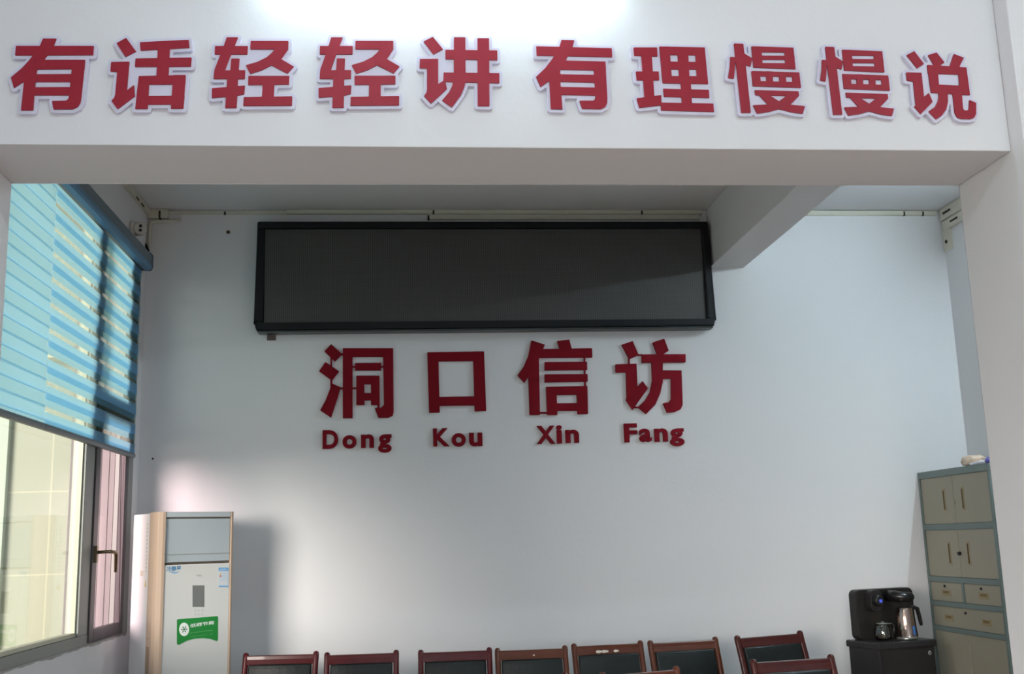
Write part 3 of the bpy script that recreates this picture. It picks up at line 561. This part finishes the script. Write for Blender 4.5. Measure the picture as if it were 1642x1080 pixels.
# local x runs towards the camera (world -Y), local -y faces the room (world -X)
L0, L1 = -(YC1-YC0)/2, (YC1-YC0)/2; CT = .388+E0; DEP = XRW-XC-.01
def lx(Y): return (YC0+YC1)/2-Y
rows = [(.385-.04, .041), (.007, -.292), (-.324, -.447), (-.476, -.606), (-.633, -1.45)]
q = MB(); q.box((L0, .012, .02), (L1, DEP, CT-.001)); q.build('carcass', green, fc, .004)
q = MB(); q.box((L0, 0, .02), (L0+.022, .011, CT)).box((L1-.022, 0, .02), (L1, .011, CT)).box((L0+.022, 0, rows[0][0]+E0), (L1-.022, .011, CT))
for (a, b), (c, d) in zip(rows, rows[1:]): q.box((L0+.022, 0, c+E0), (L1-.022, .011, b+E0))
q.box((L0+.022, 0, .02), (L1-.022, .011, rows[-1][1]+E0)); mid = lx(6.548); q.box((mid-.012, 0, rows[2][1]+E0), (mid+.012, .011, rows[2][0]+E0)); q.build('trim', green, fc)
slot = mat('brown_recess', (.10, .065, .02), .6); slotl = mat('tan_handle', (.34, .27, .15), .5); lk = mat('dark_lock', (.02, .02, .025), .3, metal=.6)
def door(x0, x1, z0, z1, hx):
    d = bx('door', (x0+.002, .006, z0+.003), (x1-.002, .024, z1-.003), beige, fc, .002)
    if hx is not None:
        zc = (z0+z1)/2+.0; q = bx('handle', (hx-.024, .0035, zc-.072), (hx+.010, .0065, zc+.072), slotl, d, .001); bx('recess', (hx-.016, .002, zc-.060), (hx, .0045, zc+.060), slot, q)
    return d
for i in (0, 1):
    z1_, z0_ = rows[i][0]+E0, rows[i][1]+E0
    d = door(L0+.022, mid, z0_, z1_, lx(6.665)); d2 = door(mid, L1-.022, z0_, z1_, lx(6.44)+.012)
    if i: MB().tube([(mid+.012, .004, (z0_+z1_)/2-.0), (mid+.012, -.012, (z0_+z1_)/2)], .011, 16).build('lock', lk, d2)
    else: bx('worn_patch', (mid+.006, .0052, (z0_+z1_)/2-.03), (mid+.014, .0062, (z0_+z1_)/2-.012), mat('brown_stain', (.16, .11, .09), .7), d2)
def drawer(x0, x1, r_, hs, locks):
    z1_, z0_ = r_[0]+E0, r_[1]+E0; d = bx('drawer', (x0+.002, .006, z0_+.003), (x1-.002, .024, z1_-.003), beige, fc, .002); zc = (z0_+z1_)/2
    for hx in hs:
        h_ = bx('handle', (hx-.055, .003, zc-.026), (hx+.055, .0065, zc+.012), slotl, d, .001); bx('recess', (hx-.035, .0015, zc-.010), (hx+.035, .0035, zc+.006), mat('ochre_recess', (.20, .14, .05), .6), h_)
    for x in locks: MB().tube([(x, .007, zc+.035), (x, -.002, zc+.035)], .008, 12).build('lock', lk, d)
drawer(L0+.022, mid-.012, rows[2], [lx(6.77)], [lx(6.78)]); drawer(mid+.012, L1-.022, rows[2], [lx(6.31)], [lx(6.33)]); drawer(L0+.022, L1-.022, rows[3], [lx(6.77), lx(6.31)], [mid])
door(L0+.022, mid, rows[4][1]+E0, rows[4][0]+E0, None); door(mid, L1-.022, rows[4][1]+E0, rows[4][0]+E0, None)
for x in (L0+.03, L1-.03):
    for y in (.03, DEP-.03): bx('foot', (x-.02, y-.02, 0), (x+.02, y+.02, .02), green, fc)
# crumpled bag on the cabinet
import random
random.seed(4)
def crumple(name, loc, sx, sy, sz, m, parent=None, seed=1):
    rr = random.Random(seed); bm = bmesh.new(); bmesh.ops.create_icosphere(bm, subdivisions=3, radius=1)
    for v_ in bm.verts:
        k = 1+rr.uniform(-.16, .16); v_.co *= k; v_.co.x *= sx; v_.co.y *= sy; v_.co.z = max(v_.co.z*sz, -sz*.55)
    me = bpy.data.meshes.new(name); bm.to_mesh(me); bm.free(); o = bpy.data.objects.new(name, me); C.objects.link(o); me.materials.append(m)
    for f in me.polygons: f.use_smooth = True
    if parent: o.parent = parent
    o.location = loc; return o
bag = tag(empty('plastic_bag', (3.47, 6.24, CT)), 'crumpled white and blue plastic bag on top of the filing cabinet', 'bag')
crumple('bag_body', (0, 0, .008), .05, .13, .014, mat('white_film', (.72, .72, .82), .35), bag, 3); crumple('blue_corner', (-.005, -.11, .014), .035, .035, .025, mat('blue_film', (.12, .10, .42), .4), bag, 5)
o = crumple('paper_ball', (3.54, 6.47, CT+.034), .07, .10, .04, mat('peach_paper', (.72, .55, .42), .7), None, 8); tag(o, 'crumpled peach paper on top of the filing cabinet behind the bag', 'paper')
cb = MB().tube([(3.44, 6.035, 1.75), (3.45, 6.03, 1.3), (3.44, 6.02, .9), (3.45, 6.03, .4), (3.45, 6.03, .1)], .008, 8).build('dark_gap_strip', blackm); tag(cb, 'black strip standing in for the shaded gap beside the filing cabinet', 'shade strip')  # black strip added to paint the dark gap beside the cabinet
# ------------------------------------------------------------------ water dispenser
RZ = math.atan2(.117, .42)
wd = tag(empty('water_dispenser', (2.732, 6.297, 0), RZ), 'dark grey tea bar water dispenser between the chairs and the filing cabinet', 'water dispenser')
dk = mat('dark_grey_metal', (.028, .025, .026), .4, metal=.2, spec=.3); dk2 = mat('black_plastic', (.010, .009, .010), .3); dd = mat('charcoal_panel', (.018, .016, .015), .4, spec=.3)
DW, DD, DT = .436, .30, -.64+E0
bx('cabinet_body', (.012, .012, .02), (DW-.012, DD-.01, DT-.035), dk, wd, .006); bx('worktop', (0, 0, DT-.04), (DW, DD, DT), dk, wd, .008)
dr = bx('door', (.03, .004, .05), (DW-.02, .014, DT-.048), dd, wd, .003)
p = on(1491, 1046, wd, .004)
MB().lathe([(.007, .0015), (.011, .002), (.013, .0)], 20, (p.x, .004, p.z), 'y').build('emblem', mat('silver_print', (.25, .24, .24), .35), dr); bx('emblem_fork', (p.x-.002, .0025, p.z-.008), (p.x+.002, .004, p.z+.014), MATS['silver_print'], dr)
for x in (.05, DW-.05):
    for y in (.05, DD-.05): MB().tube([(x, y, 0), (x, y, .02)], .018, 12).build('foot', dk2, wd)
a, b = on(1378, 1024, wd, .20), on(1463, 941, wd, .20)
bx0, bx1, bz1 = a.x+.0, b.x, on(1420, 943, wd, .20).z
MB().prism(rrect(bx0, DT, bx1, bz1, .035), .20, .27, 'y').build('back_panel', dd, wd, .006)
def pz(px, py, y): p_ = on(px, py, wd, y); return p_.x, p_.z
x, z = pz(1410, 962.5, .12)
q = MB().prism(rrect(x-.042, z-.065, x+.042, min(z+.07, bz1-.004), .03), .145, .20, 'y'); q.build('spout_housing', dk, wd, .006)
kn = MB().lathe([(0, .035), (.031, .035), (.034, .030), (.034, 0)], 32, (x, .145, z), 'y').build('control_knob', dk2, wd)
t = text_mesh('digits', '88', mat('blue_digits', (.02, .03, .2), .4, emit=(.10, .16, 1.0), es=.9), .01, 0, kn); fit_text(t, x-.008, z-.011, x+.013, z+.008, .1092, .1092)
x, z = pz(1447, 956, .13); MB().tube([(x-.055, .20, z+.006), (x-.045, .14, z+.004), (x-.02, .10, z), (x+.03, .095, z-.002), (x+.04, .10, z-.002)], [.034, .034, .03, .03, .022], 24).build('water_spout', dk2, wd)
bx('kettle_base', (.14, .05, DT), (.33, .20, DT+.006), dk2, wd, .003)
# glass kettle and steel kettle stand on the worktop
def wpt(x, y, z): return wd.matrix_basis @ Vector((x, y, z))
x, _ = pz(1418, 1010, .10); gk = tag(empty('glass_kettle', wpt(x, .11, DT+.006), RZ), 'small clear glass kettle with a black handle on the water dispenser', 'kettle')
MB().lathe([(0, .003), (.050, .003), (.055, .02), (.054, .05), (.047, .080), (.040, .095), (.038, .094), (.045, .08), (.052, .05), (.053, .02), (.049, .006), (0, .006)], 32).build('glass_body', clearglass, gk)
MB().lathe([(0, .004), (.049, .006), (.051, .022), (0, .022)], 32).build('water', mat('tea_water', (.14, .11, .08), .1), gk); MB().lathe([(.0, .108), (.008, .108), (.010, .100), (.040, .098), (.041, .092), (0, .092)], 28).build('lid', mat('grey_lid', (.25, .26, .24), .25, metal=.6), gk)
MB().tube([(.044, 0, .088), (.07, 0, .09), (.082, 0, .075), (.078, 0, .045), (.066, 0, .02), (.052, 0, .018)], [.008, .009, .009, .009, .008, .007], 12).build('handle', dk2, gk)
x, _ = pz(1454, 1010, .09); sk = tag(empty('steel_kettle', wpt(x-.004, .09, DT+.006), RZ), 'polished steel kettle with black handle and blue sticker on the water dispenser', 'kettle')
MB().lathe([(0, 0), (.060, 0), (.060, .012), (.057, .014), (.052, .10), (.047, .175), (.044, .180), (0, .182)], 36).build('body', mat('rose_steel', (.55, .40, .34), .18, metal=1), sk)
MB().lathe([(.0615, 0), (.0615, .010), (.059, .013), (0, .013)], 36).build('base_ring', mat('grey_lid', (.25, .26, .24), .25, metal=.6), sk)
q = MB().prism([(.040, .165), (.052, .10), (.056, .006), (.076, .006), (.070, .05), (.062, .13), (.060, .188), (.036, .190)], -.017, .017, 'y'); q.build('handle_base', dk2, sk, .004)
MB().tube([(.045, 0, .178), (.075, 0, .180), (.098, 0, .172), (.108, 0, .13), (.116, 0, .085), (.118, 0, .07)], [.011, .012, .013, .012, .011, .008], 14).build('handle', dk2, sk)
MB().lathe([(.0, .190), (.012, .189), (.014, .182), (.046, .178), (.046, .174)], 28).build('lid', dk2, sk)
q = MB(); r0 = .0585; A0, A1 = -1.52, -.98
vs = []; n = 8
for i in range(n+1):
    a = A0+(A1-A0)*i/n
    for z, rr in ((.022, .0572), (.075, .0542)): vs.append((rr*math.cos(a), rr*math.sin(a), z))
q.add(vs, [(2*i, 2*i+2, 2*i+3, 2*i+1) for i in range(n)], True); q.build('blue_sticker', mat('kettle_blue_label', (.05, .15, .42), .5), sk)
# ------------------------------------------------------------------ chairs
mah = mat('red_mahogany', (.085, .004, .006), .25, var=.25, vscale=14, coat=.25, spec=.3); brn = mat('brown_varnished_wood', (.095, .022, .008), .28, var=.25, vscale=14, coat=.2, spec=.3); drk = mat('dark_varnished_wood', (.055, .008, .006), .25, var=.2, vscale=14, coat=.3, spec=.3)
lea = mat('black_leather', (.009, .012, .012), .42, spec=.3, bump=.15, bscale=90)
def make_chair():
    r = empty('conference_chair', (0, 0, 0)); hw = .215; Ht = .95
    for s in (-1, 1):
        P = [(s*(hw-.02), .20, 0), (s*(hw-.02), .18, .25), (s*(hw-.02), .175, .44), (s*(hw-.018), .20, .62), (s*(hw-.016), .245, .80), (s*(hw-.016), .275, .90), (s*(hw-.016), .282, .925), (s*(hw-.016), .286, .940), (s*(hw-.016), .288, .9485), (s*(hw-.016), .2885, .951)]
        MB().tube(P, [.016, .019, .021, .018, .0165, .0165, .0172, .0165, .011, .003], 14).build('back_post', mah, r)
        MB().tube([(s*(hw-.02), -.19, 0), (s*(hw-.02), -.19, .25), (s*(hw-.02), -.19, .42)], [.015, .019, .021], 14).build('front_leg', mah, r)
        bx('side_rail', (s*(hw-.034), -.19, .375), (s*(hw-.006), .18, .42), mah, r, .004); bx('stretcher', (s*(hw-.030), -.18, .16), (s*(hw-.012), .185, .19), mah, r, .003)
    bx('front_rail', (-hw+.02, -.205, .375), (hw-.02, -.18, .42), mah, r, .004); bx('rear_rail', (-hw+.02, .165, .375), (hw-.02, .185, .42), mah, r, .004)
    MB().prism(rrect(-hw+.006, -.215, hw-.006, .175, .03), .42, .475, 'z').build('seat', lea, r, .018, seg=4)
    # bent back pad and its rails follow the posts
    def sweep(name, m, prof, x, t, bev, bulge=0):
        nx = 8; q = MB(); vs = []; n = len(prof)
        for i in range(nx+1):
            u = -1+2*i/nx
            for y, z in prof: vs.append((u*x, y-t/2-bulge*(1-u*u)*(1 if True else 0), z))
            for y, z in prof[::-1]: vs.append((u*x, y+t/2, z))
        k = 2*n; fs = [tuple(range(k))[::-1], tuple(nx*k+j for j in range(k))]
        for i in range(nx):
            for j in range(k): fs.append((i*k+j, i*k+(j+1)%k, (i+1)*k+(j+1)%k, (i+1)*k+j))
        q.add(vs, fs, False); return q.build(name, m, r, bev)
    sweep('top_rail', mah, [(.268, .882), (.279, .912), (.284, .934)], hw-.022, .026, .005)
    sweep('backrest', lea, [(.185, .52), (.205, .62), (.235, .75), (.262, .86), (.270, .885)], hw-.036, .028, .008, .016)
    sweep('lower_back_rail', mah, [(.178, .47), (.184, .52)], hw-.022, .022, .004)
    return r
proto = make_chair()
def copy_chair(src):
    r = src.copy(); C.objects.link(r)
    for ch in list(src.children): c = ch.copy(); C.objects.link(c); c.parent = r
    return r
CH = [(391, 1046, 511, 1043, -.59, mah, 'mahogany and black leather chair nearest the air conditioner, against the wall'),
 (521, 1045, 639, 1041, -.59, mah, 'mahogany and black leather chair, second from the air conditioner'),
 (671, 1041, 788, 1037, -.59, mah, 'mahogany and black leather chair right of the gap, below the Kou lettering'),
 (794, 1038, 909, 1034, -.59, brn, 'brown wooden chair with black leather back and one white speck on its rail'),
 (916, 1031, 1030, 1026, -.59, brn, 'brown wooden chair with white peeled patches on its top rail'),
 (1038, 1026, 1150, 1020, -.59, brn, 'brown wooden chair with black leather back, right of the peeled one'),
 (1177, 1018, 1286, 1010, -.565, drk, 'dark wooden chair with shiny top rail, back row, nearest the water dispenser'),
 (1203, 1056, 1335, 1048, -.59, drk, 'dark wooden chair of the front row, in front of the shiny railed chair'),
 (962, 1077, 1087, 1067, -.59, brn, 'front row chair in the middle with only its brown top rail showing'),
 (780, 1087, 908, 1077, -.59, drk, 'chair of the front row almost wholly below the picture, only its right post tip showing')]
chairs = []
for i, (x0, y0, x1, y1, z, m, lab) in enumerate(CH):
    a, b = at(x0+4, y0, Z=z+E0), at(x1-4, y1, Z=z+E0); o = proto if i == 0 else copy_chair(proto)
    d = b-a; wdt = math.hypot(d.x, d.y)+.034; ang = math.atan2(d.y, d.x); s = wdt/.43; h_ = (z+E0)/.951
    c = (a+b)/2; off = Matrix.Rotation(ang, 3, 'Z') @ Vector((0, .288, 0)); o.location = (c.x-off.x, c.y-off.y, 0); o.rotation_euler = (0, 0, ang); o.scale = (s, 1, h_)
    tag(o, lab, 'chair', 'wooden conference chairs with black leather backs')
    for ch in o.children:
        if ch.material_slots[0].material == mah or m != mah:
            if ch.data.materials[0] == mah: ch.material_slots[0].link = 'OBJECT'; ch.material_slots[0].material = m
    chairs.append(o)
peel = mat('bare_white_filler', (.75, .68, .58), .7)
q = MB()
for cx, w_, h_ in ((-.055, .022, .008), (-.022, .022, .0085), (.045, .016, .007)):
    q.prism([(cx+w_*math.cos(t)*(1+.15*math.sin(5*t+cx*90)), .9+h_*math.sin(t)*(1+.2*math.cos(3*t))) for t in [2*PI*k/14 for k in range(14)]], .2585, .262, 'y')
q.build('peeled_patch', peel, chairs[4]); q = MB().prism([(.012+.006*math.cos(t), .905+.004*math.sin(t)) for t in [2*PI*k/8 for k in range(8)]], .2595, .2635, 'y'); q.build('white_speck', peel, chairs[3])
